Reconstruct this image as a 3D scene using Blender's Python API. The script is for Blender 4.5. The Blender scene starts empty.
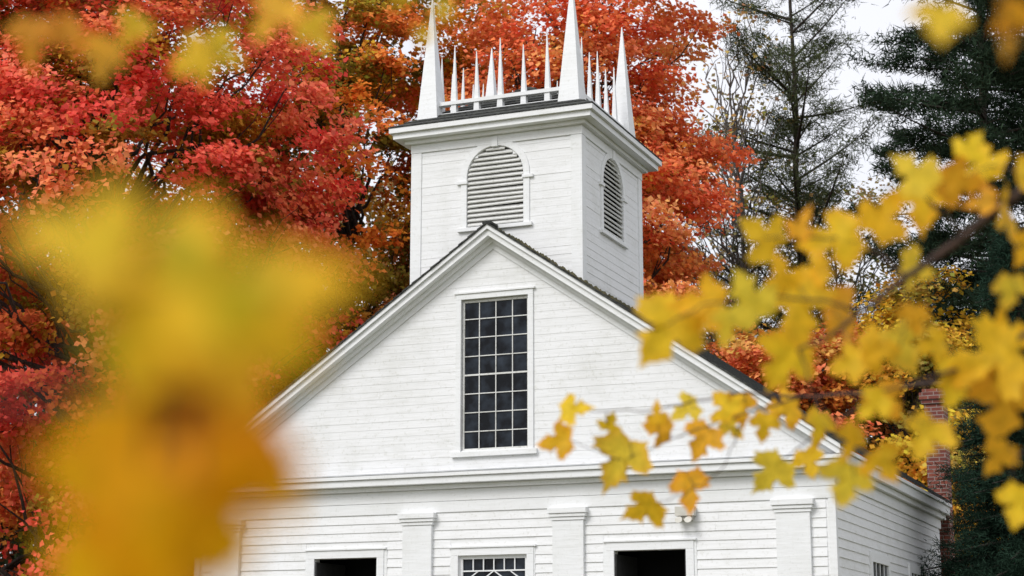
import bpy, math
import numpy as np
from mathutils import Vector, Matrix

rng = np.random.default_rng(7)
scene = bpy.context.scene

# ------------------------------------------------------------------ site frame
# church frame: X along the front, Y into depth, Z up.  The photographer stands at EYE.
EYE = np.array([10.42, -24.04, 1.6])
FWD = np.array([-.3843, .9232, 0.0])
RGT = np.array([.9232, .3843, 0.0])
UPV = np.array([0, 0, 1.0])
def site(r, f, z):
    p = EYE + FWD * f + RGT * r
    return np.array([p[0], p[1], z])

# ------------------------------------------------------------------ materials
def new_mat(name):
    m = bpy.data.materials.new(name); m.use_nodes = True
    nt = m.node_tree; nt.nodes.clear()
    return m, nt, nt.nodes, nt.links

def paint_mat(name, base=(.80, .80, .785), dirt=(.50, .50, .44), amount=.55, streak=True, seed=0.0):
    m, nt, N, L = new_mat(name)
    out = N.new('ShaderNodeOutputMaterial'); b = N.new('ShaderNodeBsdfPrincipled')
    L.new(b.outputs[0], out.inputs[0])
    tc = N.new('ShaderNodeNewGeometry')
    mp = N.new('ShaderNodeMapping'); mp.inputs['Location'].default_value = (seed, seed*1.7, 0)
    mp.inputs['Scale'].default_value = (1, 1, .9)
    L.new(tc.outputs['Position'], mp.inputs[0])
    n1 = N.new('ShaderNodeTexNoise'); n1.inputs['Scale'].default_value = 1.6; n1.inputs['Detail'].default_value = 8
    n1.inputs['Roughness'].default_value = .65
    L.new(mp.outputs[0], n1.inputs[0])
    mp2 = N.new('ShaderNodeMapping'); mp2.inputs['Scale'].default_value = (3.0, 3.0, 28)
    L.new(tc.outputs['Position'], mp2.inputs[0])
    n2 = N.new('ShaderNodeTexNoise'); n2.inputs['Scale'].default_value = 1.0; n2.inputs['Detail'].default_value = 5
    L.new(mp2.outputs[0], n2.inputs[0])
    n3 = N.new('ShaderNodeTexNoise'); n3.inputs['Scale'].default_value = 22; n3.inputs['Detail'].default_value = 6
    L.new(tc.outputs['Position'], n3.inputs[0])
    r1 = N.new('ShaderNodeMapRange'); r1.inputs[1].default_value = .48; r1.inputs[2].default_value = .78
    L.new(n1.outputs[0], r1.inputs[0])
    r2 = N.new('ShaderNodeMapRange'); r2.inputs[1].default_value = .45; r2.inputs[2].default_value = .75
    L.new(n2.outputs[0], r2.inputs[0])
    r3 = N.new('ShaderNodeMapRange'); r3.inputs[1].default_value = .58; r3.inputs[2].default_value = .68
    L.new(n3.outputs[0], r3.inputs[0])
    a = N.new('ShaderNodeMath'); a.operation = 'MULTIPLY_ADD'
    L.new(r1.outputs[0], a.inputs[0]); a.inputs[1].default_value = .7
    a2 = N.new('ShaderNodeMath'); a2.operation = 'MULTIPLY'; L.new(r2.outputs[0], a2.inputs[0]); a2.inputs[1].default_value = .40
    L.new(a2.outputs[0], a.inputs[2])
    a3 = N.new('ShaderNodeMath'); a3.operation = 'MULTIPLY_ADD'
    L.new(r3.outputs[0], a3.inputs[0]); a3.inputs[1].default_value = .6; L.new(a.outputs[0], a3.inputs[2])
    a4 = N.new('ShaderNodeMath'); a4.operation = 'MULTIPLY'; a4.use_clamp = True
    L.new(a3.outputs[0], a4.inputs[0]); a4.inputs[1].default_value = amount
    mx = N.new('ShaderNodeMix'); mx.data_type = 'RGBA'
    mx.inputs[6].default_value = (*base, 1); mx.inputs[7].default_value = (*dirt, 1)
    L.new(a4.outputs[0], mx.inputs[0]); L.new(mx.outputs[2], b.inputs['Base Color'])
    b.inputs['Roughness'].default_value = .6
    bp = N.new('ShaderNodeBump'); bp.inputs['Strength'].default_value = .35; bp.inputs['Distance'].default_value = .01
    L.new(n2.outputs[0], bp.inputs['Height']); L.new(bp.outputs[0], b.inputs['Normal'])
    return m

def noise_mat(name, c1, c2, scale=8, rough=.8, bump=.4, dist=.02, detail=8, stretch=(1, 1, 1), c3=None):
    m, nt, N, L = new_mat(name)
    out = N.new('ShaderNodeOutputMaterial'); b = N.new('ShaderNodeBsdfPrincipled')
    L.new(b.outputs[0], out.inputs[0])
    g = N.new('ShaderNodeNewGeometry'); mp = N.new('ShaderNodeMapping'); mp.inputs['Scale'].default_value = stretch
    L.new(g.outputs['Position'], mp.inputs[0])
    n = N.new('ShaderNodeTexNoise'); n.inputs['Scale'].default_value = scale; n.inputs['Detail'].default_value = detail
    n.inputs['Roughness'].default_value = .65
    L.new(mp.outputs[0], n.inputs[0])
    cr = N.new('ShaderNodeValToRGB')
    cr.color_ramp.elements[0].position = .35; cr.color_ramp.elements[0].color = (*c1, 1)
    cr.color_ramp.elements[1].position = .68; cr.color_ramp.elements[1].color = (*c2, 1)
    if c3:
        e = cr.color_ramp.elements.new(.52); e.color = (*c3, 1)
    L.new(n.outputs[0], cr.inputs[0]); L.new(cr.outputs[0], b.inputs['Base Color'])
    b.inputs['Roughness'].default_value = rough
    bp = N.new('ShaderNodeBump'); bp.inputs['Strength'].default_value = bump; bp.inputs['Distance'].default_value = dist
    L.new(n.outputs[0], bp.inputs['Height']); L.new(bp.outputs[0], b.inputs['Normal'])
    return m

def leaf_mat(name, trans=.35, gloss=.0, noise=0.0):
    m, nt, N, L = new_mat(name)
    out = N.new('ShaderNodeOutputMaterial')
    at = N.new('ShaderNodeAttribute'); at.attribute_name = 'Col'
    col = at.outputs['Color']
    if noise:
        g = N.new('ShaderNodeNewGeometry')
        n = N.new('ShaderNodeTexNoise'); n.inputs['Scale'].default_value = noise; n.inputs['Detail'].default_value = 6
        L.new(g.outputs['Position'], n.inputs[0])
        mr = N.new('ShaderNodeMapRange'); mr.inputs[1].default_value = .3; mr.inputs[2].default_value = .75
        mr.inputs[3].default_value = .76; mr.inputs[4].default_value = 1.12
        L.new(n.outputs[0], mr.inputs[0])
        vm = N.new('ShaderNodeVectorMath'); vm.operation = 'SCALE'
        L.new(col, vm.inputs[0]); L.new(mr.outputs[0], vm.inputs['Scale'])
        col = vm.outputs[0]
    t = N.new('ShaderNodeBsdfTranslucent'); L.new(col, t.inputs[0])
    if gloss:
        d = N.new('ShaderNodeBsdfPrincipled'); d.inputs['Roughness'].default_value = .55
        d.inputs['Specular IOR Level'].default_value = .2
        L.new(col, d.inputs['Base Color'])
    else:
        d = N.new('ShaderNodeBsdfDiffuse'); L.new(col, d.inputs[0])
    mx = N.new('ShaderNodeMixShader'); mx.inputs[0].default_value = trans
    L.new(d.outputs[0], mx.inputs[1]); L.new(t.outputs[0], mx.inputs[2]); L.new(mx.outputs[0], out.inputs[0])
    return m

WHITE = paint_mat('white_paint', base=(.83, .835, .845), amount=.42)
WHITE_T = paint_mat('white_paint_trim', base=(.83, .84, .85), amount=.32, seed=3)
WHITE_W = paint_mat('weathered_white_paint', base=(.74, .74, .72), dirt=(.34, .34, .30), amount=.7, seed=5)
SHINGLE = noise_mat('mossy_shingles', (.012, .013, .014), (.09, .095, .08), scale=14, rough=.95, c3=(.04, .042, .038), bump=.8)
DARK = noise_mat('unlit_interior_black', (.004, .004, .005), (.010, .010, .011), scale=3, rough=.9)  # near-black colour stands in for shade in the unlit spaces
LEAD = noise_mat('flashing', (.30, .31, .32), (.50, .51, .51), scale=5, rough=.6)
BARK = noise_mat('bark', (.018, .014, .011), (.075, .06, .048), scale=6, rough=.95, stretch=(4, 4, 1), bump=.8)
BARKG = noise_mat('grey_bark', (.09, .08, .07), (.22, .20, .18), scale=6, rough=.95, stretch=(4, 4, 1), bump=.6)
TWIG = noise_mat('twig_bark', (.030, .018, .014), (.10, .055, .040), scale=60, rough=.8, bump=.3, dist=.002)
STONE = noise_mat('foundation_stone', (.16, .15, .14), (.34, .32, .30), scale=4, rough=.9)
LEAF = leaf_mat('tree_leaves', .30)
NEEDLE = leaf_mat('needles', .12)
FLEAF = leaf_mat('maple_leaf', .45, gloss=1, noise=45)

def glass_mat():
    m, nt, N, L = new_mat('old_window_glass')
    out = N.new('ShaderNodeOutputMaterial'); b = N.new('ShaderNodeBsdfPrincipled'); L.new(b.outputs[0], out.inputs[0])
    b.inputs['Roughness'].default_value = .12; b.inputs['Specular IOR Level'].default_value = .2
    g = N.new('ShaderNodeNewGeometry')
    n = N.new('ShaderNodeTexNoise'); n.inputs['Scale'].default_value = 4.5; n.inputs['Detail'].default_value = 4
    L.new(g.outputs['Position'], n.inputs[0])
    cr = N.new('ShaderNodeValToRGB'); cr.color_ramp.elements[0].position = .42; cr.color_ramp.elements[1].position = .78
    cr.color_ramp.elements[0].color = (.003, .004, .006, 1); cr.color_ramp.elements[1].color = (.034, .044, .060, 1)
    L.new(n.outputs[0], cr.inputs[0]); L.new(cr.outputs[0], b.inputs['Base Color'])
    n2 = N.new('ShaderNodeTexNoise'); n2.inputs['Scale'].default_value = 3
    L.new(g.outputs['Position'], n2.inputs[0])
    bp = N.new('ShaderNodeBump'); bp.inputs['Strength'].default_value = .25; bp.inputs['Distance'].default_value = .03
    L.new(n2.outputs[0], bp.inputs['Height']); L.new(bp.outputs[0], b.inputs['Normal'])
    return m
GLASS = glass_mat()

def brick_mat():
    m, nt, N, L = new_mat('brick')
    out = N.new('ShaderNodeOutputMaterial'); b = N.new('ShaderNodeBsdfPrincipled'); L.new(b.outputs[0], out.inputs[0])
    g = N.new('ShaderNodeNewGeometry')
    sx = N.new('ShaderNodeSeparateXYZ'); L.new(g.outputs['Position'], sx.inputs[0])
    ad = N.new('ShaderNodeMath'); L.new(sx.outputs[0], ad.inputs[0]); L.new(sx.outputs[1], ad.inputs[1])
    cb = N.new('ShaderNodeCombineXYZ'); L.new(ad.outputs[0], cb.inputs[0]); L.new(sx.outputs[2], cb.inputs[1])
    br = N.new('ShaderNodeTexBrick'); br.inputs['Scale'].default_value = 1
    br.inputs['Brick Width'].default_value = .21; br.inputs['Row Height'].default_value = .072; br.inputs['Mortar Size'].default_value = .008
    br.inputs['Color1'].default_value = (.30, .085, .055, 1); br.inputs['Color2'].default_value = (.18, .05, .04, 1)
    br.inputs['Mortar'].default_value = (.33, .27, .24, 1)
    L.new(cb.outputs[0], br.inputs[0]); L.new(br.outputs[0], b.inputs['Base Color']); b.inputs['Roughness'].default_value = .9
    return m
BRICK = brick_mat()

# ------------------------------------------------------------------ mesh helpers
def link(ob, parent=None):
    scene.collection.objects.link(ob)
    if parent is not None: ob.parent = parent
    return ob
def empty(name):
    e = bpy.data.objects.new(name, None); scene.collection.objects.link(e); return e

def fast_mesh(name, V, Fc, mat, parent=None, col=None, smooth=False):
    V = np.asarray(V, dtype=np.float32); Fc = np.asarray(Fc, dtype=np.int32)
    me = bpy.data.meshes.new(name)
    me.vertices.add(len(V)); me.vertices.foreach_set('co', V.ravel())
    k = Fc.shape[1]
    me.loops.add(Fc.size); me.loops.foreach_set('vertex_index', Fc.ravel())
    me.polygons.add(len(Fc)); me.polygons.foreach_set('loop_start', np.arange(0, Fc.size, k, dtype=np.int32))
    if smooth: me.polygons.foreach_set('use_smooth', np.ones(len(Fc), dtype=bool))
    me.update(calc_edges=True)
    if col is not None:
        at = me.attributes.new('Col', 'FLOAT_COLOR', 'POINT')
        c = np.ones((len(V), 4), dtype=np.float32); c[:, :3] = col
        at.data.foreach_set('color', c.ravel())
    me.materials.append(mat)
    return link(bpy.data.objects.new(name, me), parent)

class Build:
    def __init__(s): s.v = []; s.f = []
    def poly(s, pts, faces):
        o = len(s.v); s.v += [tuple(p) for p in pts]; s.f += [tuple(i + o for i in f) for f in faces]
    def box(s, x0, x1, y0, y1, z0, z1):
        s.hexa([(x0,y0,z0),(x1,y0,z0),(x1,y1,z0),(x0,y1,z0),(x0,y0,z1),(x1,y0,z1),(x1,y1,z1),(x0,y1,z1)])
    def hexa(s, p):
        s.poly(p, [(0,3,2,1),(4,5,6,7),(0,1,5,4),(1,2,6,5),(2,3,7,6),(3,0,4,7)])
    def obj(s, name, mat, parent, bevel=0):
        me = bpy.data.meshes.new(name); me.from_pydata(s.v, [], s.f); me.update()
        me.materials.append(mat)
        ob = link(bpy.data.objects.new(name, me), parent)
        if bevel:
            md = ob.modifiers.new('b', 'BEVEL'); md.width = bevel; md.segments = 2; md.limit_method = 'ANGLE'
        return ob

def tube_data(pts, rad, sides=6):
    pts = np.asarray(pts, float); n = len(pts); rad = np.asarray(rad, float)
    tan = np.gradient(pts, axis=0); tan /= np.linalg.norm(tan, axis=1)[:, None] + 1e-9
    ref = np.array([.31, .17, .94]) if abs(tan[0] @ np.array([.31, .17, .94])) < .9 else np.array([1., 0, 0])
    u = np.cross(tan, ref); u /= np.linalg.norm(u, axis=1)[:, None] + 1e-9
    w = np.cross(tan, u)
    a = np.linspace(0, 2*math.pi, sides, endpoint=False)
    V = pts[:, None, :] + rad[:, None, None]*(np.cos(a)[None, :, None]*u[:, None, :] + np.sin(a)[None, :, None]*w[:, None, :])
    V = V.reshape(-1, 3)
    i = np.arange(n-1)[:, None]*sides; j = np.arange(sides)[None, :]; jn = (j+1) % sides
    F = np.stack([i+j, i+jn, i+sides+jn, i+sides+j], -1).reshape(-1, 4)
    return V, F
class Tubes:
    def __init__(s): s.V = []; s.F = []; s.n = 0
    def add(s, pts, rad, sides=6):
        V, F = tube_data(pts, rad, sides); s.V.append(V); s.F.append(F + s.n); s.n += len(V)
    def obj(s, name, mat, parent): return fast_mesh(name, np.vstack(s.V), np.vstack(s.F), mat, parent, smooth=True)

def curve_pts(a, b, n=8, sag=0.0, jit=0.0):
    a = np.asarray(a, float); b = np.asarray(b, float); t = np.linspace(0, 1, n)[:, None]
    p = a*(1-t) + b*t; p[:, 2] += sag*4*(t*(1-t))[:, 0]
    L = np.linalg.norm(b-a)
    j = rng.normal(0, jit*L, (n, 3)); j[0] = 0; j[-1] = 0
    return p + j

# ------------------------------------------------------------------ CHURCH
church = empty('church')
SL = .685; APEX = 8.34
def roofz(x): return APEX - SL*abs(x)

def chevron(B, o0, o1, y0, y1, xm):
    for s in (-1, 1):
        p = []
        for y in (y0, y1):
            p += [(0, y, APEX-o1), (s*xm, y, roofz(xm)-o1), (s*xm, y, roofz(xm)-o0), (0, y, APEX-o0)]
        if s < 0:
            B.poly(p, [(0,1,2,3),(7,6,5,4),(0,4,5,1),(1,5,6,2),(2,6,7,3)])
        else:
            B.poly(p, [(3,2,1,0),(4,5,6,7),(1,5,4,0),(2,6,5,1),(3,7,6,2)])

B = Build()
xm = 5.30; ncourse = 34
for s in (-1, 1):
    for i in range(ncourse):
        xa = xm*i/ncourse; xb = xm*(i+1)/ncourse
        ta, tb = -.008, .006
        za, zb = roofz(xa), roofz(xb)
        y0 = -.02-rng.uniform(0, .012)
        p = [(s*xa, y0, za-.03), (s*xb, y0, zb-.03), (s*xb, 9.25, zb-.03), (s*xa, 9.25, za-.03),
             (s*xa, y0, za+ta), (s*xb, y0, zb+tb), (s*xb, 9.25, zb+tb), (s*xa, 9.25, za+ta)]
        B.hexa(p)
B.obj('roof_shingles', SHINGLE, church)
B = Build()
B.box(-.07, .07, -.02, .28, APEX-.03, APEX+.008)
B.obj('ridge_cap', SHINGLE, church)
B = Build()
for _ in range(200):
    side = rng.uniform() < .5
    if side: x = rng.uniform(.2, 1.5); y = rng.uniform(.02, .3)
    else: x = rng.uniform(1.43, 1.75); y = rng.uniform(.1, 3.2)
    r = rng.uniform(.015, .055)
    n = 5; pts = [(x+r*math.cos(2*math.pi*k/n), y+r*math.sin(2*math.pi*k/n), roofz(x+r*math.cos(2*math.pi*k/n))+.002) for k in range(n)]+[(x, y, roofz(x)+.01+r*.8)]
    B.poly(pts, [(k, (k+1) % n, n) for k in range(n)])
B.obj('roof_moss', noise_mat('moss', (.02, .03, .012), (.12, .09, .03), scale=20), church)

B = Build()
chevron(B, .032, .10, -.005, .25, 5.27)
chevron(B, .102, .20, .035, .25, 5.25)
chevron(B, .202, .265, .17, .25, 5.22)
chevron(B, .267, .37, .232, .25, 5.1)
B.obj('rake_cornice', WHITE_T, church)

def boards(B, plane, off, sgn, z0, z1, step, proud, u0f, u1f, blocked=(), back=.003):
    z = z0
    while z < z1 - 1e-4:
        zt = min(z + step, z1)
        segs = [(u0f(z), u1f(z), u0f(zt), u1f(zt))]
        for (a, b, c, d) in blocked:
            if zt > c + 1e-4 and z < d - 1e-4:
                ns = []
                for (p0, p1, q0, q1) in segs:
                    if a <= p0 and b >= p1: continue
                    if b <= p0 or a >= p1: ns.append((p0, p1, q0, q1)); continue
                    if a > p0: ns.append((p0, a, q0, a))
                    if b < p1: ns.append((b, p1, b, q1))
                segs = ns
        pr = proud*(1 + rng.uniform(-.3, .45))
        for (p0, p1, q0, q1) in segs:
            cuts = [0.0, 1.0]
            if p1 - p0 > 2.4: cuts = [0.0, rng.uniform(.25, .75), 1.0]
            for c0, c1 in zip(cuts[:-1], cuts[1:]):
                g = .001
                a0 = p0+(p1-p0)*c0+g; a1 = p0+(p1-p0)*c1-g
                b0 = q0+(q1-q0)*c0+g; b1 = q0+(q1-q0)*c1-g
                pp = pr + rng.uniform(0, .0015)
                def P(u, d, zz):
                    if plane == 'Y': return (u, off + sgn*d, zz)
                    return (off + sgn*d, u, zz)
                pts = [P(a0, 0, z), P(a1, 0, z), P(a1, pp, z), P(a0, pp, z), P(b0, -.004, zt), P(b1, -.004, zt), P(b1, back, zt), P(b0, back, zt)]
                B.poly(pts, [(0,3,2,1),(4,5,6,7),(0,1,5,4),(1,2,6,5),(2,3,7,6),(3,0,4,7)])
        z = zt

WB = Build()
FW = .255; BK = .40
def wall_front(z0, z1, opens, xl=-5.09, xr=5.09):
    xs = sorted(opens, key=lambda o: o[0]); cur = xl
    for (a, b, c, d) in xs:
        WB.box(cur, a, FW, BK, z0, z1)
        if c > z0: WB.box(a, b, FW, BK, z0, c)
        if d < z1: WB.box(a, b, FW, BK, d, z1)
        cur = b
    WB.box(cur, xr, FW, BK, z0, z1)
lower = [(-2.97, -1.90, 1.0, 3.345), (-.55, .55, 1.5, 3.335), (1.90, 2.97, 1.0, 3.345)]
wall_front(.0, 4.5, lower)
def tri_part(xa, xb, za=4.5):
    ta, tb = roofz(xa)-.25, roofz(xb)-.25
    WB.hexa([(xa,FW,za),(xb,FW,za),(xb,BK,za),(xa,BK,za),(xa,FW,ta),(xb,FW,tb),(xb,BK,tb),(xa,BK,ta)])
tri_part(-5.09, -.53); tri_part(.58, 5.09)
WB.box(-.53, .58, FW, BK, 4.5, 4.9)
for xa, xb in ((-.53, 0), (0, .58)): tri_part(xa, xb, 7.22)
WB.box(5.08-.15, 5.095, BK, 9.0, 0, 4.55)
WB.box(-5.095, -5.08+.15, BK, 9.0, 0, 4.55)
WB.box(-4.92, 4.92, 8.85, 9.0, 0, 4.55)
WB.hexa([(-4.92,8.85,4.55),(4.92,8.85,4.55),(4.92,9,4.55),(-4.92,9,4.55),(-.02,8.85,7.95),(.02,8.85,7.95),(.02,9,7.95),(-.02,9,7.95)])
WB.obj('walls', WHITE, church)
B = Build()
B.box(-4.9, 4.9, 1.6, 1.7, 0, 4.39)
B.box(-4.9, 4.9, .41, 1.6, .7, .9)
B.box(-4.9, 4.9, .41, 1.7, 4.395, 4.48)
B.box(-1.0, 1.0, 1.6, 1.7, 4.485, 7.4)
B.obj('dark_opening_backing', DARK, church)  # backing box behind the openings, the room's darkness put into its colour

def hw(z): return (APEX-.35 - z)/SL
B = Build()
boards(B, 'Y', .255, -1, 4.58, APEX-.40, .118, .0032, lambda z: -max(hw(z), .02), lambda z: max(hw(z), .02), [(-.60, .66, 4.84, 7.28)], back=.001)
B.obj('pediment_boards', WHITE, church)
B = Build()
bl = [(-3.13, -1.73, 1, 3.5), (-.68, .68, 1.35, 3.49), (1.73, 3.13, 1, 3.5),
      (-1.45, -.97, 1, 3.97), (.97, 1.45, 1, 3.97), (4.29, 4.77, 1, 3.97), (-4.77, -4.29, 1, 3.97)]
boards(B, 'Y', .255, -1, .95, 3.985, .132, .015, lambda z: -4.985, lambda z: 4.985, bl)
B.obj('front_clapboards', WHITE, church)
B = Build()
boards(B, 'X', 5.095, 1, .95, 4.2, .132, .015, lambda z: .34, lambda z: 8.9, [(2.45, 3.95, 1.4, 3.4), (5.6, 7.1, 1.4, 3.4)])
boards(B, 'X', -5.095, -1, .95, 4.2, .132, .015, lambda z: .34, lambda z: 8.9)
B.obj('side_clapboards', WHITE, church)

B = Build()
B.box(-5.12, 5.12, .232, .2545, 3.985, 4.15)
B.box(-5.125, 5.125, .226, .2545, 4.153, 4.33)
B.box(-5.18, 5.18, .16, .2545, 4.333, 4.40)
B.box(-5.25, 5.25, .03, .2545, 4.403, 4.50)
B.box(-5.275, 5.275, -.005, .2545, 4.503, 4.56)
B.obj('front_cornice', WHITE_T, church, .006)
B = Build()
B.hexa([(-5.26,-.01,4.562),(5.26,-.01,4.562),(5.26,.252,4.562),(-5.26,.252,4.562),(-5.26,-.01,4.568),(5.26,-.01,4.568),(5.26,.252,4.615),(-5.26,.252,4.615)])
B.obj('cornice_flashing', LEAD, church)
B = Build()
for s in (-1, 1):
    def bx(x0, x1, *r):
        B.box(min(s*x0, s*x1), max(s*x0, s*x1), *r)
    bx(5.096, 5.275, .257, 9.2, 4.46, 4.60)
    bx(5.096, 5.31, .257, 9.22, 4.603, 4.66)
    bx(5.096, 5.20, .257, 9.15, 4.37, 4.457)
    bx(5.096, 5.128, .257, 9.0, 4.2, 4.367)
B.obj('side_eaves', WHITE_T, church, .005)
B = Build()
B.box(5.02, 5.122, .230, .2545, .95, 3.983); B.box(5.097, 5.122, .257, .345, .95, 4.198)
B.box(-5.122, -5.02, .230, .2545, .95, 3.983); B.box(-5.122, -5.097, .257, .345, .95, 4.198)
B.obj('corner_boards', WHITE_T, church, .004)
for i, (a, b) in enumerate([(-4.77, -4.29), (-1.45, -.97), (.97, 1.45), (4.29, 4.77)]):
    B = Build()
    B.box(a, b, .18, .2545, 1.22, 3.80)
    B.box(a-.04, b+.04, .14, .2545, .95, 1.217)
    B.box(a-.02, b+.02, .165, .2545, 3.803, 3.85)
    B.box(a-.04, b+.04, .145, .2545, 3.853, 3.90)
    B.box(a-.06, b+.06, .125, .2545, 3.903, 3.982)
    B.obj('pilaster_%d' % (i+1), WHITE_T, church, .004)
def casing(B, a, b, z0, z1, w=.16, cap=.04, y0=.222):
    B.box(a-w, a, y0, .2545, z0, z1); B.box(b, b+w, y0, .2545, z0, z1)
    B.box(a-w, b+w, y0, .2545, z1+.001, z1+w)
    B.box(a-w-cap, b+w+cap, y0-.02, .2545, z1+w+.001, z1+w+.03)
B = Build()
casing(B, -2.97, -1.90, 1.0, 3.345, w=.12); casing(B, 1.90, 2.97, 1.0, 3.345, w=.12); casing(B, -.55, .55, 1.5, 3.335, w=.11)
B.box(-.75, .75, .19, .2545, 1.44, 1.498)
for a, b in ((-3.13, -3.09), (-1.78, -1.73), (1.73, 1.78), (3.09, 3.13)): B.box(a, b, .236, .2545, .95, 3.50)
for a, b in ((-.68, -.66), (.66, .68)): B.box(a, b, .236, .2545, 1.35, 3.49)
B.obj('opening_casings', WHITE_T, church, .004)
B = Build()
for a in (-2.97, 1.90):
    B.box(a-.03, a+.025, .26, 1.2, 1.0, 3.3)
    B.box(a+1.045, a+1.10, .26, 1.2, 1.0, 3.3)
B.obj('door_leaves', noise_mat('dark_door', (.02, .02, .02), (.04, .04, .04)), church)

def sash(B, a, b, z0, z1, nx, nz, y=.30, fr=.03, mb=.014):
    B.box(a, a+fr, y-.012, y+.03, z0, z1); B.box(b-fr, b, y-.012, y+.03, z0, z1)
    B.box(a+fr, b-fr, y-.013, y+.03, z0, z0+fr); B.box(a+fr, b-fr, y-.013, y+.03, z1-fr, z1)
    for i in range(1, nx):
        x = a+(b-a)*i/nx; B.box(x-mb/2, x+mb/2, y-.006, y+.006, z0+fr, z1-fr)
    for j in range(1, nz):
        z = z0+(z1-z0)*j/nz
        t = mb*1.8 if j == nz//2 else mb
        B.box(a+fr, b-fr, y-.009, y+.005, z-t/2, z+t/2)
B = Build()
sash(B, -.52, .57, 4.90, 7.20, 4, 8)
B.obj('gable_window_sash', WHITE_W, church)
B = Build()
casing(B, -.525, .575, 4.88, 7.215, w=.085, cap=.03, y0=.225)
B.box(-.67, .72, .195, .2545, 4.80, 4.878)
B.obj('gable_window_casing', WHITE_T, church, .003)
B = Build()
for i in range(4):
    for j in range(8):
        x0 = -.52+1.09*i/4+.004; x1 = -.52+1.09*(i+1)/4-.004; z0 = 4.9+2.3*j/8+.004; z1 = 4.9+2.3*(j+1)/8-.004
        d = rng.uniform(-.003, .003, 4)+.312
        B.poly([(x0, d[0], z0), (x1, d[1], z0), (x1, d[2], z1), (x0, d[3], z1)], [(0, 1, 2, 3)])
B.obj('gable_window_glass', GLASS, church)
B = Build()
sash(B, -.55, .55, 1.5, 3.335, 1, 1, y=.30, fr=.05)
def bar(B, x0, z0, x1, z1, y=.30, w=.016):
    dx, dz = x1-x0, z1-z0; l = math.hypot(dx, dz); nx, nz = -dz/l*w/2, dx/l*w/2
    B.hexa([(x0-nx,y-.008,z0-nz),(x1-nx,y-.008,z1-nz),(x1-nx,y+.012,z1-nz),(x0-nx,y+.012,z0-nz),
            (x0+nx,y-.008,z0+nz),(x1+nx,y-.008,z1+nz),(x1+nx,y+.012,z1+nz),(x0+nx,y+.012,z0+nz)])
for i in range(1, 6):
    x = -.5+i/6.; bar(B, x, 3.12, x, 3.29)
bar(B, -.5, 3.11, .5, 3.11, w=.02)
for sx in (-1, 1):
    bar(B, 0, 3.11, sx*.5, 2.75, y=.303); bar(B, sx*.5, 2.75, 0, 2.39, y=.303); bar(B, sx*.25, 3.11, sx*.5, 2.93, y=.306)
    bar(B, 0, 2.39, sx*.5, 2.03, y=.303); bar(B, sx*.5, 2.03, 0, 1.55, y=.303)
B.obj('centre_window_sash', WHITE_T, church)
B = Build(); B.poly([(-.54,.322,1.51),(.54,.322,1.51),(.54,.322,3.33),(-.54,.322,3.33)], [(0,1,2,3)])
B.obj('centre_window_glass', GLASS, church)
B = Build(); G = Build()
for (a, b) in ((2.6, 3.8), (5.75, 6.95)):
    B.box(5.098, 5.135, a-.14, a, 1.45, 3.25); B.box(5.098, 5.135, b, b+.14, 1.45, 3.25)
    B.box(5.098, 5.137, a-.14, b+.14, 3.251, 3.40); B.box(5.098, 5.16, a-.18, b+.18, 1.38, 1.449)
    for i in range(1, 4): y = a+(b-a)*i/4; B.box(5.11, 5.125, y-.01, y+.01, 1.45, 3.25)
    for j in range(1, 6): z = 1.45+1.8*j/6; B.box(5.108, 5.123, a, b, z-.01, z+.01)
    G.poly([(5.106, a, 1.45), (5.106, b, 1.45), (5.106, b, 3.25), (5.106, a, 3.25)], [(0, 1, 2, 3)])
B.obj('side_window_frames', WHITE_T, church); G.obj('side_window_glass', GLASS, church)
B = Build()
B.box(-5.13, 5.13, .20, 9.05, -.1, .948)
B.box(-3.6, 3.6, -.9, .198, -.1, .93); B.box(-3.9, 3.9, -1.25, -.902, -.1, .70); B.box(-4.1, 4.1, -1.6, -1.252, -.1, .47); B.box(-4.3, 4.3, -1.95, -1.602, -.1, .235)
B.obj('foundation_and_steps', STONE, church, .01)
B = Build()
B.box(4.88, 5.24, 9.27, 9.75, 0, 6.55)
B.box(4.84, 5.28, 9.23, 9.79, 6.552, 6.63); B.box(4.81, 5.31, 9.20, 9.82, 6.632, 6.76); B.box(4.86, 5.26, 9.25, 9.77, 6.762, 6.83)
B.obj('chimney', BRICK, church)
B = Build()
B.box(2.86, 3.14, .10, .228, 3.80, 3.93)
B.box(2.90, 3.10, .14, .23, 3.74, 3.798)
for x in (2.93, 3.07):
    n = 12
    pts = []
    for (t, r) in ((0, .025), (.04, .045), (.09, .055)):
        for k in range(n):
            a = 2*math.pi*k/n; pts.append((x+r*math.cos(a), .12-t*.9+r*math.sin(a)*.35, 3.77-t*.35+r*math.sin(a)*.8))
    fs = []
    for q in range(2):
        for k in range(n): fs.append((q*n+k, q*n+(k+1) % n, (q+1)*n+(k+1) % n, (q+1)*n+k))
    fs.append(tuple(range(2*n, 3*n))); B.poly(pts, fs)
B.obj('flood_light_fixture', noise_mat('fixture_plastic', (.50, .48, .42), (.62, .60, .54), rough=.5), church)

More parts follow.
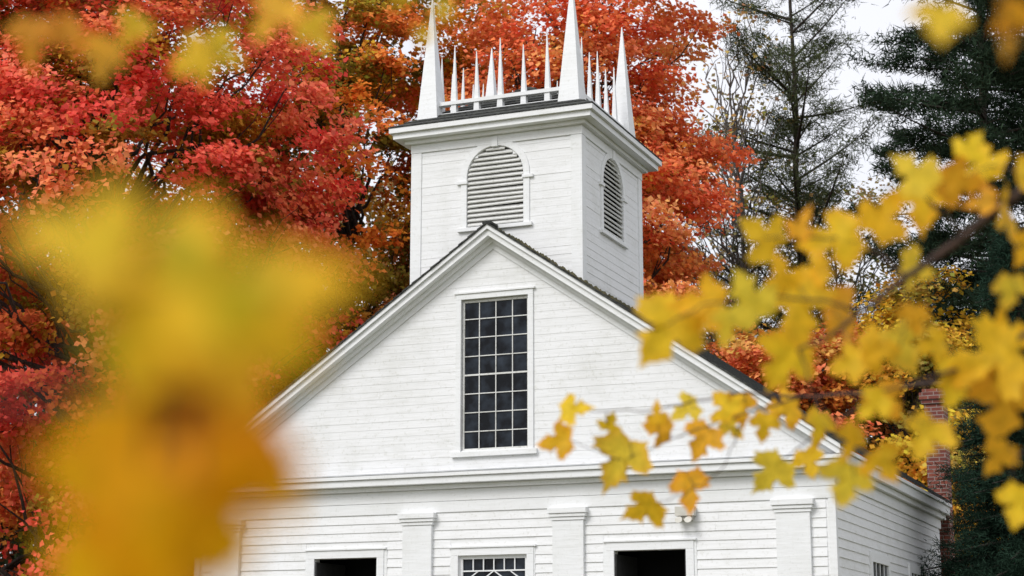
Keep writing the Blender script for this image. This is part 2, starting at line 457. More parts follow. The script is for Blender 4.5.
# ---------------- tower
TW = 1.417; TY0 = .32; TY1 = TY0+2*TW; TCY = (TY0+TY1)/2
Z0 = 7.0
def arch_outline(c, hwid, z0, zs, n=20):
    p = [(c-hwid, z0)]
    for k in range(n+1):
        a = math.pi - math.pi*k/n; p.append((c+hwid*math.cos(a), zs+hwid*math.sin(a)))
    p.append((c+hwid, z0)); return p
FACES = [('Y', TY0, -1, 0.0), ('X', TW, 1, TCY), ('Y', TY1, 1, 0.0), ('X', -TW, -1, TCY)]
def TP(face, u, d, z):
    pl, off, sg, c = face
    return (c+u, off+sg*d, z) if pl == 'Y' else (off+sg*d, c+u, z)
HWL = .475; LZ0 = 8.36; LZS = 9.165
Bb = Build(); Bt = Build(); Bl = Build(); Bd = Build()
for fi, face in enumerate(FACES):
    z = Z0-1.6 if fi == 2 else Z0-.6
    step = .128
    lim = TW-.155
    while z < 9.66:
        zt = min(z+step, 9.66)
        segs = [(-lim, lim)]
        if zt > LZ0 and z < LZS+HWL+.02:
            def w(zz):
                if zz <= LZS: return HWL+.03
                h = zz-LZS; return math.sqrt(max((HWL+.05)**2-h*h, 0))
            ww = min(w(z), w(zt)) if zt > LZS else HWL+.03
            if ww > .03: segs = [(-lim, -ww), (ww, lim)]
        pr = .0036*(1+rng.uniform(-.4, .9))
        for a, b in segs:
            Bb.poly([TP(face, a, -.03, z), TP(face, b, -.03, z), TP(face, b, pr, z), TP(face, a, pr, z),
                     TP(face, a, -.03, zt), TP(face, b, -.03, zt), TP(face, b, .001, zt), TP(face, a, .001, zt)],
                    [(0,3,2,1),(4,5,6,7),(0,1,5,4),(1,2,6,5),(2,3,7,6),(3,0,4,7)])
        z = zt
    oi = arch_outline(0, HWL, LZ0, LZS); oo = arch_outline(0, HWL+.10, LZ0, LZS)
    n = len(oi)
    pts = [TP(face, u, .024, z) for u, z in oi]+[TP(face, u, .024, z) for u, z in oo]+[TP(face, u, -.10, z) for u, z in oi]+[TP(face, u, -.02, z) for u, z in oo]
    fs = []
    for k in range(n-1):
        fs += [(k, k+1, n+k+1, n+k), (k+1, k, 2*n+k, 2*n+k+1), (n+k, n+k+1, 3*n+k+1, 3*n+k)]
    Bt.poly(pts, fs)
    def fbox(B_, a, b, d0, d1, z0, z1):
        c = [TP(face, u, d, z) for z in (z0, z1) for (u, d) in ((a, d0), (b, d0), (b, d1), (a, d1))]
        B_.poly(c, [(0,3,2,1),(4,5,6,7),(0,1,5,4),(1,2,6,5),(2,3,7,6),(3,0,4,7)])
    fbox(Bt, -.64, -.46, -.02, .045, LZS-.10, LZS-.05); fbox(Bt, .46, .64, -.02, .045, LZS-.10, LZS-.05)
    fbox(Bt, -.05, .05, -.02, .045, LZS+HWL-.02, LZS+HWL+.14)
    fbox(Bt, -.62, .62, -.09, .055, LZ0-.06, LZ0-.001)
    nz = 17
    dz = (LZS+HWL-LZ0-.02)/nz
    for k in range(nz):
        zc = LZ0+.02+dz*k
        h = max(zc+dz*.6-LZS, 0); wv = math.sqrt(max(HWL**2-h*h, .0))-.008
        if wv < .06: continue
        tl = rng.uniform(-.008, .008)
        if k == 4: tl = .016
        Bl.poly([TP(face, -wv, .005, zc), TP(face, wv, .005, zc+tl), TP(face, wv, .014, zc+.016+tl), TP(face, -wv, .014, zc+.016),
                 TP(face, -wv, -.055, zc+dz*.92), TP(face, wv, -.055, zc+dz*.92+tl), TP(face, wv, -.048, zc+dz*.92+.014+tl), TP(face, -wv, -.048, zc+dz*.92+.014)],
                [(0,1,5,4),(3,7,6,2),(0,3,2,1),(4,5,6,7),(0,4,7,3),(1,2,6,5)])
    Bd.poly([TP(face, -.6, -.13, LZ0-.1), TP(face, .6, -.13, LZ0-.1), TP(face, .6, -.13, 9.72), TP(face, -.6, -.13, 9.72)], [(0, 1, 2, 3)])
for sx in (-1, 1):
    for (ya, yb) in ((TY0-.02, TY0+.16), (TY1-.16, TY1+.02)):
        xa, xb = sorted((sx*(TW-.16), sx*(TW+.02)))
        Bt.box(xa, xb, ya, yb, 6.2, 9.66)
def ring(B_, o, z0, z1): B_.box(-TW-o, TW+o, TY0-o, TY1+o, z0, z1)
ring(Bt, .026, 9.662, 9.80); ring(Bt, .10, 9.802, 9.86); ring(Bt, .24, 9.862, 9.95); ring(Bt, .29, 9.952, 10.035)
Bb.obj('tower_boards', WHITE, church); Bt.obj('tower_trim', WHITE_T, church, .004)
Bl.obj('belfry_louvres', WHITE_W, church); Bd.obj('belfry_dark_backing', DARK, church)  # flat sheets behind the louvres, belfry shade painted as near-black
B = Build()
nl = 9; e = TW+.30
for i in range(nl):
    a = e*(1-i/nl); b = e*(1-(i+1)/nl); zz0 = 10.037+1.0*i/nl; zz1 = 10.037+1.0*(i+1)/nl
    b2 = max(b-.01, .01)
    B.poly([(-a,TCY-a,zz0),(a,TCY-a,zz0),(a,TCY+a,zz0),(-a,TCY+a,zz0),(-a,TCY-a,zz0+.018),(a,TCY-a,zz0+.018),(a,TCY+a,zz0+.018),(-a,TCY+a,zz0+.018),
            (-b2,TCY-b2,zz1+.002),(b2,TCY-b2,zz1+.002),(b2,TCY+b2,zz1+.002),(-b2,TCY+b2,zz1+.002)],
           [(0,1,5,4),(1,2,6,5),(2,3,7,6),(3,0,4,7),(4,5,9,8),(5,6,10,9),(6,7,11,10),(7,4,8,11)])
B.obj('tower_roof', SHINGLE, church)
def obelisk(B_, x, y, z0, wb, h, wt=.012, lean=(0, 0)):
    a, b = wb/2, wt/2
    B_.hexa([(x-a,y-a,z0),(x+a,y-a,z0),(x+a,y+a,z0),(x-a,y+a,z0),
             (x-b+lean[0],y-b+lean[1],z0+h),(x+b+lean[0],y-b+lean[1],z0+h),(x+b+lean[0],y+b+lean[1],z0+h),(x-b+lean[0],y+b+lean[1],z0+h)])
S = Build(); P = Build()
sp = 1.20
for sx in (-1, 1):
    for sy in (-1, 1):
        obelisk(S, sx*sp, TCY+sy*sp, 10.06, .38, 2.24+rng.uniform(-.03, .03), lean=(rng.uniform(-.02, .03), 0))
for sd in range(4):
    for k in range(1, 6):
        u = -sp+2*sp*k/6
        h = [1.40, 1.26, 1.44, 1.28, 1.42][k-1]
        x, y = [(u, TCY-sp), (sp, TCY+u), (u, TCY+sp), (-sp, TCY+u)][sd]
        obelisk(P, x, y, 10.06, .115, h+rng.uniform(-.03, .03), wt=.010, lean=(rng.uniform(-.03, .03), rng.uniform(-.01, .01)))
for s in (-1, 1):
    P.box(-sp+.14, sp-.14, TCY+s*sp-.060, TCY+s*sp+.060, 10.46, 10.52)
    P.box(s*sp-.060, s*sp+.060, TCY-sp+.14, TCY+sp-.14, 10.463, 10.523)
    P.box(-sp+.15, sp-.15, TCY+s*sp-.045, TCY+s*sp+.045, 10.27, 10.33)
    P.box(s*sp-.045, s*sp+.045, TCY-sp+.15, TCY+sp-.15, 10.273, 10.333)
S.obj('corner_spires', WHITE_T, church); P.obj('spiked_balustrade', WHITE_T, church)

# ------------------------------------------------------------------ TREES
def norm(a): return a/(np.linalg.norm(a, axis=-1, keepdims=True)+1e-9)
def leaf_quads(P, size, upb=.5, outward=None):
    n = len(P)
    nrm = rng.normal(0, 1, (n, 3)); nrm[:, 2] += upb*2
    if outward is not None: nrm += outward*1.0
    nrm = norm(nrm)
    ax = norm(np.cross(nrm, rng.normal(0, 1, (n, 3)))); bx = np.cross(nrm, ax)
    L = (size*rng.uniform(.65, 1.3, n))[:, None]
    V = np.stack([P, P+.55*L*ax+.48*L*bx+nrm*L*.08, P+L*ax-nrm*L*.1, P+.55*L*ax-.48*L*bx+nrm*L*.08], 1)
    return V.reshape(-1, 3)

def maple(name, r, f, H, cz, sem, pal_out, pal_in, nclump=170, nsub=14, nleaf=34, leaf=.15, seed=1, clump=(.6, 1.25), trunk=.3, gap=.15, bark=None, limb=3, innerfrac=.70):
    global rng
    rng = np.random.default_rng(seed)
    root = empty(name)
    base = site(r, f, 0); c = base.copy(); c[2] = cz
    sem = np.array(sem)
    T = Tubes()
    tp = np.array([[base[0]+.25*math.sin(z*.35+seed), base[1]+.25*math.cos(z*.3+seed*2), z] for z in np.linspace(-.2, min(H*.85, cz+sem[2]*.6), 14)])
    T.add(tp, np.linspace(trunk, trunk*.2, 14)*np.r_[1.3, np.ones(13)], 9)
    d = norm(rng.normal(0, 1, (nclump, 3)))
    rad = rng.uniform(.25, 1.0, nclump)**.45
    ph = rng.uniform(0, 6, 4)
    az = np.arctan2(d[:, 1], d[:, 0])
    bump = 1+.12*np.sin(3*az+ph[0]+4*d[:, 2])+.10*np.sin(5*az+ph[1]-6*d[:, 2])
    CP = c+d*sem*rad[:, None]*bump[:, None]
    CR = rng.uniform(*clump, nclump)
    for i in range(nclump):
        if i % limb: continue
        tz = max(2.0, CP[i, 2]-rng.uniform(1.5, 5.0)); tz = min(tz, tp[-1, 2])
        k = np.argmin(abs(tp[:, 2]-tz)); a = tp[k]
        pts = curve_pts(a, CP[i], 9, sag=-.03*np.linalg.norm(CP[i]-a), jit=.025)
        T.add(pts, np.linspace(trunk*.26, .014, 9), 5)
        for _ in range(2):
            q = pts[rng.integers(4, 8)]; e2 = CP[i]+rng.normal(0, .5, 3)*CR[i]
            T.add(curve_pts(q, e2, 5, jit=.05), np.linspace(.022, .006, 5), 4)
    T.obj('trunk_and_limbs', bark or BARK, root)
    sd = norm(rng.normal(0, 1, (nclump, nsub, 3))+np.array([0, 0, .45]))
    sr = rng.uniform(.35, 1.05, (nclump, nsub, 1))
    SP = CP[:, None, :]+sd*sr*CR[:, None, None]*np.array([1.15, 1.15, .62])
    out = norm(d)[:, None, :]*np.ones((1, nsub, 1))
    SP = SP.reshape(-1, 3); out = out.reshape(-1, 3); ci = np.repeat(np.arange(nclump), nsub)
    keep = rng.uniform(0, 1, len(SP)) > gap
    SP, out, ci = SP[keep], out[keep], ci[keep]
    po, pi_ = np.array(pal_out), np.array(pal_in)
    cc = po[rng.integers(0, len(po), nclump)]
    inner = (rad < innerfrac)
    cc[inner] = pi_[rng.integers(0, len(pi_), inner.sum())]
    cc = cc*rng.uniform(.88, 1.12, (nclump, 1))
    sc = cc[ci]*rng.uniform(.9, 1.12, (len(SP), 1))
    mixm = rng.uniform(0, 1, len(SP)) < .07
    sc[mixm] = pi_[rng.integers(0, len(pi_), mixm.sum())]
    m = len(SP)
    LP = np.repeat(SP, nleaf, 0)+rng.normal(0, 1, (m*nleaf, 3))*np.array([.21, .21, .11])
    LO = np.repeat(out, nleaf, 0)
    V = leaf_quads(LP, leaf, .7, LO*1.1)
    lc = np.repeat(sc, nleaf, 0)*rng.uniform(.82, 1.15, (m*nleaf, 1))
    lc[:, 1] *= rng.uniform(.8, 1.3, m*nleaf)
    col = np.repeat(np.clip(lc, 0, .97), 4, 0)
    F = np.arange(len(V)).reshape(-1, 4)
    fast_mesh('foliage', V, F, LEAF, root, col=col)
    return root

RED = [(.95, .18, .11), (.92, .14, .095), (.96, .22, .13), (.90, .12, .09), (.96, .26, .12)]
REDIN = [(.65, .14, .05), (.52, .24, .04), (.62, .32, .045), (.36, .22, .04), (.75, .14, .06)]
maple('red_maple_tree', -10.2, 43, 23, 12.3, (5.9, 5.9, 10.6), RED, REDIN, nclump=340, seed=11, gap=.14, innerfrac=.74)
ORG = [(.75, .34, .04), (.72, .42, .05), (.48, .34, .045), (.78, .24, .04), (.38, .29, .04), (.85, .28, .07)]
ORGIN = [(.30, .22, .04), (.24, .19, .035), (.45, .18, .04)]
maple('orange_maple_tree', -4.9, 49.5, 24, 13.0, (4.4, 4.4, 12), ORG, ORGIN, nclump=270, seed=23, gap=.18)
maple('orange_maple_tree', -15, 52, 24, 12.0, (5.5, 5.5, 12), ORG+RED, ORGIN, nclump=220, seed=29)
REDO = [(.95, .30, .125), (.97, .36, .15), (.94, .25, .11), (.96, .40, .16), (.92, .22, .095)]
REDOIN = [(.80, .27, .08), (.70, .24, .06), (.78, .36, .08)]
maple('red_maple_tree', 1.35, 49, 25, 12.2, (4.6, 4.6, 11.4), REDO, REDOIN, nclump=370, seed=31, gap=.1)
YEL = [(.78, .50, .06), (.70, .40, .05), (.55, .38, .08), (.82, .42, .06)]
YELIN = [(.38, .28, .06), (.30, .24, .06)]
maple('yellow_maple_tree', 10.9, 47, 12, 7.4, (2.2, 2.2, 5.0), YEL, YELIN, nclump=70, seed=41, trunk=.16)
PNK = [(.90, .30, .13), (.85, .36, .13), (.82, .24, .11), (.75, .42, .12)]
maple('orange_maple_tree', 7.3, 47, 11, 6.2, (2.5, 2.5, 4.4), PNK, REDOIN, nclump=100, seed=43, trunk=.16)
maple('birch_tree', 7.3, 56, 25, 15.0, (2.6, 2.6, 9.0), [(.66, .44, .16), (.55, .32, .15), (.55, .42, .24)], YELIN, nclump=110, nsub=6, nleaf=6, seed=47, trunk=.15, gap=.35, bark=BARKG, limb=1)
maple('birch_tree', 11.4, 62, 22, 11.0, (4.0, 4.0, 9.5), [(.50, .38, .16), (.56, .40, .18), (.60, .32, .14), (.38, .34, .18)], YELIN, nclump=130, nsub=8, nleaf=12, seed=53, trunk=.14, bark=BARKG, limb=1)

def conifer(name, r, f, H, R, z_lo, col, nwh=30, nbr=6, ntuft=14, nblade=16, blade=.16, bw=.022, droop=.12, up=.15, seed=1, power=.8, rough=.25, trunk=.22, side=.35, spread=.14):
    global rng
    rng = np.random.default_rng(seed)
    root = empty(name); base = site(r, f, 0)
    T = Tubes()
    n = 16; zs = np.linspace(-.2, H, n)
    tp = np.stack([base[0]+.06*np.sin(zs), base[1]+.06*np.cos(zs*.8), zs], 1)
    T.add(tp, np.linspace(trunk, .02, n), 8)
    TP_, TD = [], []
    for w in range(nwh):
        t = (w+.5)/nwh; z = z_lo+(H-z_lo)*t
        Lm = R*(1-t)**power+.15
        for b in range(nbr):
            if rng.uniform() < rough*.5: continue
            az = 2*math.pi*(b/nbr)+rng.uniform(-.5, .5)+w*.7
            L = Lm*rng.uniform(1-rough, 1+rough*.6)
            dirh = np.array([math.cos(az), math.sin(az), 0])
            s = np.linspace(0, 1, 7)
            zz = z+rng.uniform(-.3, .3); upk = up*rng.uniform(.3, 1.9)
            pts = np.array([base[0], base[1], zz])+dirh*(L*s)[:, None]
            pts[:, 2] += L*(upk*s-droop*s**2*1.5+.10*s**4)
            T.add(pts, np.linspace(.05*L/R+.012, .006, 7), 4)
            k = max(3, int(ntuft*L/R))
            tt = rng.uniform(.15, 1, k)**.8
            q = np.array([base[0], base[1], zz])+dirh*(L*tt)[:, None]
            q[:, 2] += L*(upk*tt-droop*tt**2*1.5+.10*tt**4)
            perp = np.array([-dirh[1], dirh[0], 0])
            q += perp*(rng.uniform(-1, 1, k)*side*L*(1.15-tt))[:, None]
            q[:, 2] += rng.normal(0, .08, k)
            TP_.append(q); TD.append(np.repeat(dirh[None], k, 0))
    T.obj('trunk_and_branches', BARK, root)
    Q = np.vstack(TP_); D = np.vstack(TD); m = len(Q)
    tc = np.array(col)*rng.uniform(.6, 1.35, (m, 1))
    QQ = np.repeat(Q, nblade, 0); DD = np.repeat(D, nblade, 0)
    QQ = QQ+rng.normal(0, 1, QQ.shape)*np.array([spread, spread, spread*.4])
    ax = norm(DD*.5+rng.normal(0, .7, QQ.shape)+np.array([0, 0, .15]))
    bx = norm(np.cross(ax, rng.normal(0, 1, QQ.shape)))
    L = (blade*rng.uniform(.7, 1.4, len(QQ)))[:, None]
    V = np.stack([QQ-bx*bw/2, QQ+bx*bw/2, QQ+ax*L], 1).reshape(-1, 3)
    c = np.repeat(np.repeat(tc, nblade, 0)*rng.uniform(.8, 1.25, (len(QQ), 1)), 3, 0)
    fast_mesh('needles', V, np.arange(len(V)).reshape(-1, 3), NEEDLE, root, col=c)
    return root
PINE = (.034, .056, .034)
conifer('pine_tree', 9.5, 57, 30, 3.2, 9, (.085, .105, .05), nwh=40, nbr=5, ntuft=24, nblade=26, blade=.26, bw=.030, droop=.0, up=.42, seed=61, power=.35, rough=.8, trunk=.2, spread=.22)
conifer('pine_tree', 13.9, 50, 29, 4.6, 4, PINE, nwh=46, nbr=7, ntuft=40, nblade=28, blade=.26, bw=.04, droop=.05, up=.14, seed=67, power=.42, rough=.5, trunk=.28, spread=.18)
conifer('pine_tree', 17.4, 55, 30, 5.0, 4, PINE, nwh=42, nbr=7, ntuft=38, nblade=28, blade=.26, bw=.04, droop=.05, up=.14, seed=71, power=.42, rough=.5, trunk=.28, spread=.18)
conifer('spruce_tree', 8.65, 30, 9.2, 1.85, .4, (.024, .048, .032), nwh=46, nbr=10, ntuft=34, nblade=28, blade=.10, bw=.015, droop=.22, up=.10, seed=73, power=.7, rough=.3, trunk=.13, spread=.09)

def distant():
    global rng
    rng = np.random.default_rng(99)
    P, C = [], []
    T = Tubes()
    pals = [(.40, .24, .07), (.28, .21, .08), (.07, .09, .045), (.52, .22, .09), (.44, .31, .12), (.06, .08, .045), (.50, .17, .09)]
    for i in range(56):
        r = -48+96*(i+rng.uniform(-.3, .3))/56; f = rng.uniform(68, 92)
        H = rng.uniform(20, 27) if r < 4 else rng.uniform(15, 20)
        b = site(r, f, 0)
        T.add(curve_pts(b, b+np.array([0, 0, H*.9]), 6, jit=.008), np.linspace(.22, .04, 6), 5)
        k = 80
        d = norm(rng.normal(0, 1, (k, 3))); rad = rng.uniform(.2, 1, k)**.5
        cp = b+np.array([0, 0, H*.52])+d*rad[:, None]*np.array([3.4, 3.4, H*.50])
        q = np.repeat(cp, 55, 0)+rng.normal(0, 1, (k*55, 3))*np.array([.6, .6, .4])
        cc = np.array(pals[rng.integers(0, len(pals))])*rng.uniform(.6, 1.2, (k, 1))
        P.append(q); C.append(np.repeat(cc, 55, 0)*rng.uniform(.7, 1.3, (k*55, 1)))
    root = empty('distant_trees')
    T.obj('trunks', BARK, root)
    P = np.vstack(P); C = np.vstack(C)
    V = leaf_quads(P, .30, .5)
    fast_mesh('foliage', V, np.arange(len(V)).reshape(-1, 4), LEAF, root, col=np.repeat(C, 4, 0))
distant()

# ------------------------------------------------------------------ FOREGROUND MAPLE BRANCHES
rng = np.random.default_rng(5)
HALF = [(0.0,-.02),(.08,-.07),(.20,-.08),(.36,-.16),(.36,-.04),(.47,.02),(.50,.12),(.72,.24),(.63,.31),(.66,.42),(.50,.42),(.38,.46),(.22,.41),(.21,.53),(.36,.68),(.22,.73),(.18,.87),(.09,.90),(0.0,1.08)]
OUT = np.array(HALF+[(-x, y) for x, y in HALF[-2:0:-1]])
TILT = math.radians(12.3)
PU = UPV*math.cos(TILT)-FWD*math.sin(TILT)
PN = FWD*math.cos(TILT)+UPV*math.sin(TILT)
class Leaves:
    def __init__(s): s.V = []; s.F = []; s.C = []; s.n = 0
    def add(s, base, tipdir, normal, size, col):
        t = tipdir/np.linalg.norm(tipdir); nn = normal-t*(normal@t); nn /= np.linalg.norm(nn); b = np.cross(t, nn)
        k = rng.uniform(-.1, .35); dr = rng.uniform(-.15, .45); wid = rng.uniform(.8, 1.05)
        asym = rng.uniform(-.12, .12)
        cen = np.array([0, .26]); rings = [cen[None]]
        OJ = OUT*(1+rng.normal(0, .035, OUT.shape))
        for f_ in (.35, .7, 1.0): rings.append(cen+(OJ-cen)*f_)
        pts = np.vstack(rings); x = pts[:, 0]*wid*(1+asym*np.sign(pts[:, 0])); y = pts[:, 1]
        z = -k*x*x*1.6+abs(x)*.18-dr*y*y+.035*np.sin(9*x+7*y+rng.uniform(0, 6))
        V = base+size*(x[:, None]*b+y[:, None]*t+z[:, None]*nn)
        m = len(OUT)
        for j in range(m):
            jn = (j+1) % m
            s.F.append(tuple(i+s.n for i in (0, 1+j, 1+jn)))
            for q in range(2): s.F.append(tuple(i+s.n for i in (1+q*m+j, 1+(q+1)*m+j, 1+(q+1)*m+jn, 1+q*m+jn)))
        s.V.append(V); c = np.repeat(np.array(col)[None], len(V), 0)
        edge = np.r_[0, np.repeat([.0, .3, 1.0], m)]
        c = c*(1-edge[:, None]*np.array([.0, .15, .1])*rng.uniform(0, 1.6))
        s.C.append(c); s.n += len(V)
    def obj(s, name, mat, parent):
        me = bpy.data.meshes.new(name); me.from_pydata(np.vstack(s.V).tolist(), [], s.F); me.update()
        at = me.attributes.new('Col', 'FLOAT_COLOR', 'POINT'); C = np.vstack(s.C)
        at.data.foreach_set('color', np.c_[np.clip(C, 0, 1), np.ones(len(C))].astype(np.float32).ravel())
        for p in me.polygons: p.use_smooth = True
        me.materials.append(mat); return link(bpy.data.objects.new(name, me), parent)

def bough(name, dist, unit, origin_off, twigs, leaves, depth_j, pal, tiltj=.6, trunk_at=None, rad_scale=1.0, trunk_h=6.0, with_trunk=True, lsz=.80):
    """bough laid out on its own hanging plane in steps of `unit` metres"""
    root = empty(name)
    O = EYE+PN*dist+RGT*origin_off[0]+PU*origin_off[1]
    T = Tubes(); allp = []
    for pts, r0, r1 in twigs:
        P = np.array([O+RGT*a*unit+PU*b*unit+PN*c for a, b, c in pts])
        n = len(P); t = np.linspace(0, n-1, (n-1)*6+1)
        Q = np.stack([np.interp(t, np.arange(n), P[:, i]) for i in range(3)], 1)
        for _ in range(3): Q[1:-1] = (Q[:-2]+2*Q[1:-1]+Q[2:])/4
        Q[1:-1] += rng.normal(0, 1, Q[1:-1].shape)*unit*.8
        T.add(Q, np.linspace(r0, r1, len(Q))*rad_scale, 7); allp.append(Q)
    A = np.vstack(allp)
    LV = Leaves()
    for (a, b, s_, ang, ci) in leaves:
        size = s_*unit*lsz
        dj = rng.uniform(-depth_j, depth_j)
        cen = O+RGT*a*unit+PU*b*unit+PN*dj
        an = math.radians(ang)
        tip = RGT*math.cos(an)+PU*math.sin(an)+PN*rng.uniform(-.45, .45)
        tip /= np.linalg.norm(tip)
        nr = -PN+RGT*rng.normal(0, tiltj)+PU*rng.normal(.35, tiltj)
        base = cen-tip*size*.4
        col = np.array(pal[ci % len(pal)])*rng.uniform(.93, 1.08)
        LV.add(base, tip, nr, size, col)
        k = np.argmin(np.linalg.norm(A-base, axis=1))
        mid = (A[k]+base)/2-UPV*unit*4
        T.add(np.array([A[k], mid, base]), np.array([.0012, .0009, .0009])*rad_scale, 5)
    if trunk_at is not None:
        bt = site(*trunk_at, 0); st = allp[0][0]
        if with_trunk:
            T.add(curve_pts(bt-UPV*.2, np.array([bt[0], bt[1], trunk_h]), 9, jit=.006), np.linspace(.16, .09, 9), 12)
        T.add(curve_pts(np.array([bt[0], bt[1], st[2]-.25]), st, 8, sag=.04, jit=.01), np.linspace(.03, twigs[0][1]*rad_scale, 8), 8)
    T.obj('twigs', TWIG, root); LV.obj('leaves', FLEAF, root)
    return root

YP = [(.98, .66, .03), (.96, .56, .025), (.98, .72, .06), (.97, .61, .03), (.92, .48, .03)]
tw = []
def tw_add(pts, r0, r1): tw.append(([(x-768, -(y-300), c) for x, y, c in pts], r0, r1))
tw_add([(1120, 120, .0), (1024, 188, 0), (965, 236, .0), (905, 278, .0), (862, 312, .02), (835, 335, .03), (800, 352, .03)], .0120, .0026)
tw_add([(905, 278, 0), (880, 250, .03), (845, 240, .03), (800, 236, 0), (765, 238, 0)], .0036, .0014)
tw_add([(965, 236, 0), (930, 205, -.03), (905, 185, -.03), (880, 190, 0)], .0036, .0014)
tw_add([(862, 312, .02), (820, 300, -.03), (760, 296, -.04), (700, 305, -.04), (665, 325, 0)], .0036, .0014)
tw_add([(800, 352, 0), (815, 400, .0), (850, 440, .0), (855, 480, 0)], .0026, .0012)
tw_add([(1100, 300, 0), (1024, 335, 0), (980, 362, 0), (930, 378, 0), (880, 392, 0), (850, 400, 0)], .006, .0018)
tw_add([(930, 378, 0), (915, 410, 0), (890, 450, 0)], .002, .001)
tw_add([(1100, 150, .0), (1024, 170, 0), (990, 165, 0), (950, 185, 0)], .003, .001)
tw_add([(1090, 430, 0), (1024, 450, 0), (1010, 470, 0)], .003, .001)
tw_add([(905, 278, 0), (905, 320, 0), (900, 350, 0)], .002, .001)
rl = [(668,332,86,215),(705,303,64,160),(742,298,64,120),
(766,236,58,150),(798,226,40,100),(836,238,74,200),(874,216,62,60),(902,178,58,160),(926,202,64,290),(952,186,58,330),(985,162,54,100),(1004,218,70,300),
(1012,292,46,270),(802,306,86,250),(852,318,68,300),(792,366,78,220),(872,350,48,10),(905,346,62,300),(984,362,92,190),(1006,404,90,280),
(958,380,58,240),(1016,340,54,30),(922,268,46,320),(928,438,60,260),(894,404,48,300),(862,402,42,200),(850,440,46,270),(850,482,58,240),
(880,460,46,280),(1012,462,48,260),(1018,504,52,250),(778,276,44,140),(722,324,48,260),(838,362,44,200),(970,205,40,200),(1018,180,50,330),(820,272,44,180),(690,322,50,240),(940,345,40,210),(905,318,36,260),(962,150,36,60),(1018,250,40,220)]
rleaves = [(x-768, -(y-300), s, a+rng.uniform(-25, 25), i) for i, (x, y, s, a) in enumerate(rl)]
bough('maple_branch', 3.554, .002, (.512, -.024), tw, rleaves, .12, YP, tiltj=.42, trunk_at=(3.4, 3.6), lsz=.80)

# lower, farther bough of the same tree (5.3 m away): steps of 3 mm
tw = []
def t3(pts, r0, r1): tw.append(([(x-700, -(y-430), c) for x, y, c in pts], r0, r1))
t3([(1200, 330, 0), (1000, 372, 0), (880, 392, 0), (800, 398, .0), (745, 392, 0), (690, 405, .03), (640, 412, .05), (575, 412, .05)], .006, .0011)
t3([(800, 398, 0), (750, 412, 0), (700, 428, 0), (660, 445, .02), (620, 462, .0), (565, 438, .0)], .0022, .0010)
t3([(745, 392, 0), (742, 430, .05), (725, 470, .03), (692, 492, .0), (645, 505, 0)], .0020, .0010)
t3([(880, 392, 0), (830, 425, 0), (795, 450, 0), (768, 470, 0)], .0022, .001)
fl = [(574,409,36,20),(557,440,40,200),(620,461,64,250),(641,506,46,220),(692,492,48,270),(815,424,40,260),(790,412,42,200),(768,472,50,250),(808,462,36,300),
(702,440,42,230),(722,402,36,120),(742,408,38,260),(690,412,34,200),(760,424,34,280),(662,430,34,160),(612,425,24,60),(655,413,26,100),(735,430,30,300)]
bough('maple_branch', 5.331, .003, (.564, -.426), tw, [(x-700, -(y-430), s, a+rng.uniform(-20, 20), i) for i, (x, y, s, a) in enumerate(fl)], .12, YP, tiltj=.42, trunk_at=(3.4, 3.6), with_trunk=False, rad_scale=1.2, lsz=.85)

# near-left bough, 0.65 m from the eye
tw = []
def tl(pts, r0, r1): tw.append(([(x-200, -(y-400), c) for x, y, c in pts], r0, r1))
tl([(-330, 330, .1), (-160, 395, .05), (-20, 400, .02), (60, 398, 0), (130, 392, 0), (205, 398, 0)], .0026, .001)
tl([(60, 398, 0), (90, 320, .0), (100, 260, 0)], .0013, .0007)
LP_ = [(.96, .62, .02), (.60, .56, .02), (.97, .56, .008), (.98, .54, .006), (.96, .46, .01), (.90, .62, .03)]
ll = [(236, 305, 240, 10, 0), (180, 300, 190, 110, 1), (86, 236, 150, 165, 5), (150, 330, 150, 240, 0), (285, 345, 95, 330, 0),
      (165, 475, 250, 250, 3), (100, 530, 220, 230, 2), (215, 530, 190, 290, 3), (225, 440, 140, 350, 4), (150, 560, 200, 270, 3), (125, 455, 160, 200, 2), (190, 400, 110, 80, 2)]
bough('maple_branch', .65, .0003658, (-.1141, -.0410), tw, [(x-200, -(y-400), s, a, i) for x, y, s, a, i in ll], .015, LP_, tiltj=.18, trunk_at=(-1.6, 1.3))

# overhanging tips along the top, about 1.8 m away : steps of 1 mm
tw = []
def tt(pts, r0, r1): tw.append(([(x-200, -(y-20), c) for x, y, c in pts], r0, r1))
tt([(-160, -120, 0), (40, -60, 0), (180, -20, 0), (290, -8, 0), (420, -12, 0)], .004, .0012)
ll = [(188, 58, 62, 200, 0), (210, 40, 54, 320, 2), (282, 24, 64, 230, 1), (316, 28, 54, 300, 0), (90, 50, 60, 250, 3), (50, 25, 54, 200, 4), (405, 8, 32, 250, 0), (446, 14, 30, 320, 2), (10, 26, 60, 260, 4), (420, 32, 26, 260, 0), (120, 20, 44, 240, 0)]
bough('maple_branch', 1.777, .001, (-.312, .268), tw, [(x-200, -(y-20), s, a, i) for x, y, s, a, i in ll], .08, [(.97, .62, .04), (.95, .5, .03), (.97, .68, .05), (.85, .42, .04), (.8, .34, .03)], tiltj=.35, trunk_at=(-1.6, 1.3), with_trunk=False)
tw = []
def t2(pts, r0, r1): tw.append(([(x-960, -(y-10), c) for x, y, c in pts], r0, r1))
t2([(1200, -70, 0), (1060, -30, 0), (980, -12, 0), (935, -10, 0)], .003, .0012)
ll = [(940, 24, 60, 260, 0), (1018, 14, 50, 230, 1), (1012, 45, 34, 280, 2)]
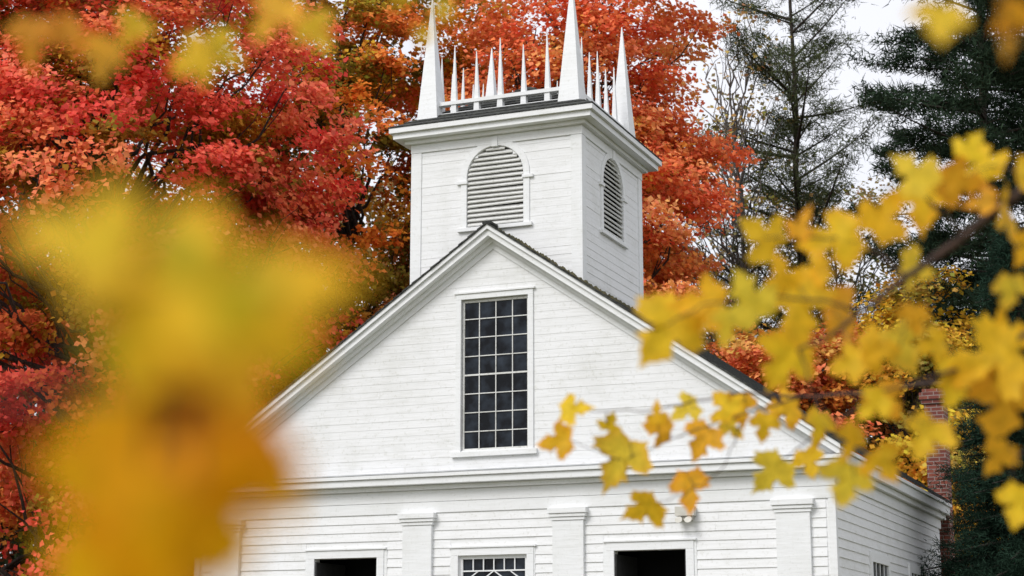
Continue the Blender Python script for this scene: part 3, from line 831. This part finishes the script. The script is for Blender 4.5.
bough('maple_branch', 1.777, .001, (.448, .278), tw, [(x-960, -(y-10), s, a, i) for x, y, s, a, i in ll], .05, [(.97, .66, .05), (.93, .44, .03), (.85, .45, .05)], tiltj=.35, trunk_at=(3.4, 3.6), with_trunk=False)

# ------------------------------------------------------------------ GROUND
def ground():
    n = 80; s = 320
    xs = np.linspace(-s, s, n+1)
    X, Y = np.meshgrid(xs, xs); Z = .25*np.sin(X*.03)*np.cos(Y*.025)
    d = np.hypot(X, Y-5); Z *= np.clip((d-35)/40, 0, 1)
    V = np.stack([X.ravel(), Y.ravel(), Z.ravel()], 1)
    i, j = np.meshgrid(np.arange(n), np.arange(n)); a = (j*(n+1)+i).ravel()
    F = np.stack([a, a+1, a+n+2, a+n+1], 1)
    m = noise_mat('grass_with_leaves', (.045, .075, .02), (.30, .13, .03), scale=1.2, rough=.95, c3=(.09, .10, .03), detail=12)
    return fast_mesh('ground', V, F, m)
ground()

# ------------------------------------------------------------------ LIGHT
w = bpy.data.worlds.new('World'); scene.world = w; w.use_nodes = True
nt = w.node_tree; nt.nodes.clear(); N = nt.nodes; L = nt.links
out = N.new('ShaderNodeOutputWorld'); bg = N.new('ShaderNodeBackground'); L.new(bg.outputs[0], out.inputs[0])
sky = N.new('ShaderNodeTexSky'); sky.sky_type = 'NISHITA'; sky.sun_disc = False
SUN_EL = math.radians(42)
sd = Vector((-.35, -.88, 0)).normalized()
sky.sun_elevation = SUN_EL; sky.sun_rotation = math.atan2(sd.x, sd.y)
sky.air_density = 1.0; sky.dust_density = 3.0
tc = N.new('ShaderNodeTexCoord'); nz = N.new('ShaderNodeTexNoise'); nz.inputs['Scale'].default_value = 2.2; nz.inputs['Detail'].default_value = 5
L.new(tc.outputs['Generated'], nz.inputs[0])
cr = N.new('ShaderNodeValToRGB'); cr.color_ramp.elements[0].position = .3; cr.color_ramp.elements[1].position = .75
cr.color_ramp.elements[0].color = (8.6, 8.8, 9.5, 1); cr.color_ramp.elements[1].color = (10.6, 10.6, 11.1, 1)
L.new(nz.outputs[0], cr.inputs[0])
mx = N.new('ShaderNodeMix'); mx.data_type = 'RGBA'; mx.inputs[0].default_value = .88
L.new(sky.outputs[0], mx.inputs[6]); L.new(cr.outputs[0], mx.inputs[7]); L.new(mx.outputs[2], bg.inputs[0])
bg.inputs[1].default_value = .108
sl = bpy.data.lights.new('sun', 'SUN'); sl.energy = 1.95; sl.angle = math.radians(26); sl.color = (1, .985, .96)
so = bpy.data.objects.new('sun', sl); scene.collection.objects.link(so)
dirv = Vector((sd.x*math.cos(SUN_EL), sd.y*math.cos(SUN_EL), math.sin(SUN_EL)))
so.rotation_euler = (-dirv).to_track_quat('-Z', 'Y').to_euler(); so.location = dirv*60

# ------------------------------------------------------------------ CAMERA
cam = bpy.data.cameras.new('camera'); co = bpy.data.objects.new('camera', cam); scene.collection.objects.link(co)
cam.sensor_width = 36; cam.lens = 1777/1024*36; cam.clip_start = .05; cam.clip_end = 1500
co.location = EYE
yaw = math.atan2(-FWD[0], FWD[1])
co.rotation_euler = (math.radians(90+12.3), 0, yaw)
cam.dof.use_dof = True; cam.dof.focus_distance = 27; cam.dof.aperture_fstop = 2.8
scene.camera = co
scene.view_settings.view_transform = 'Standard'; scene.view_settings.look = 'None'; scene.view_settings.exposure = 0
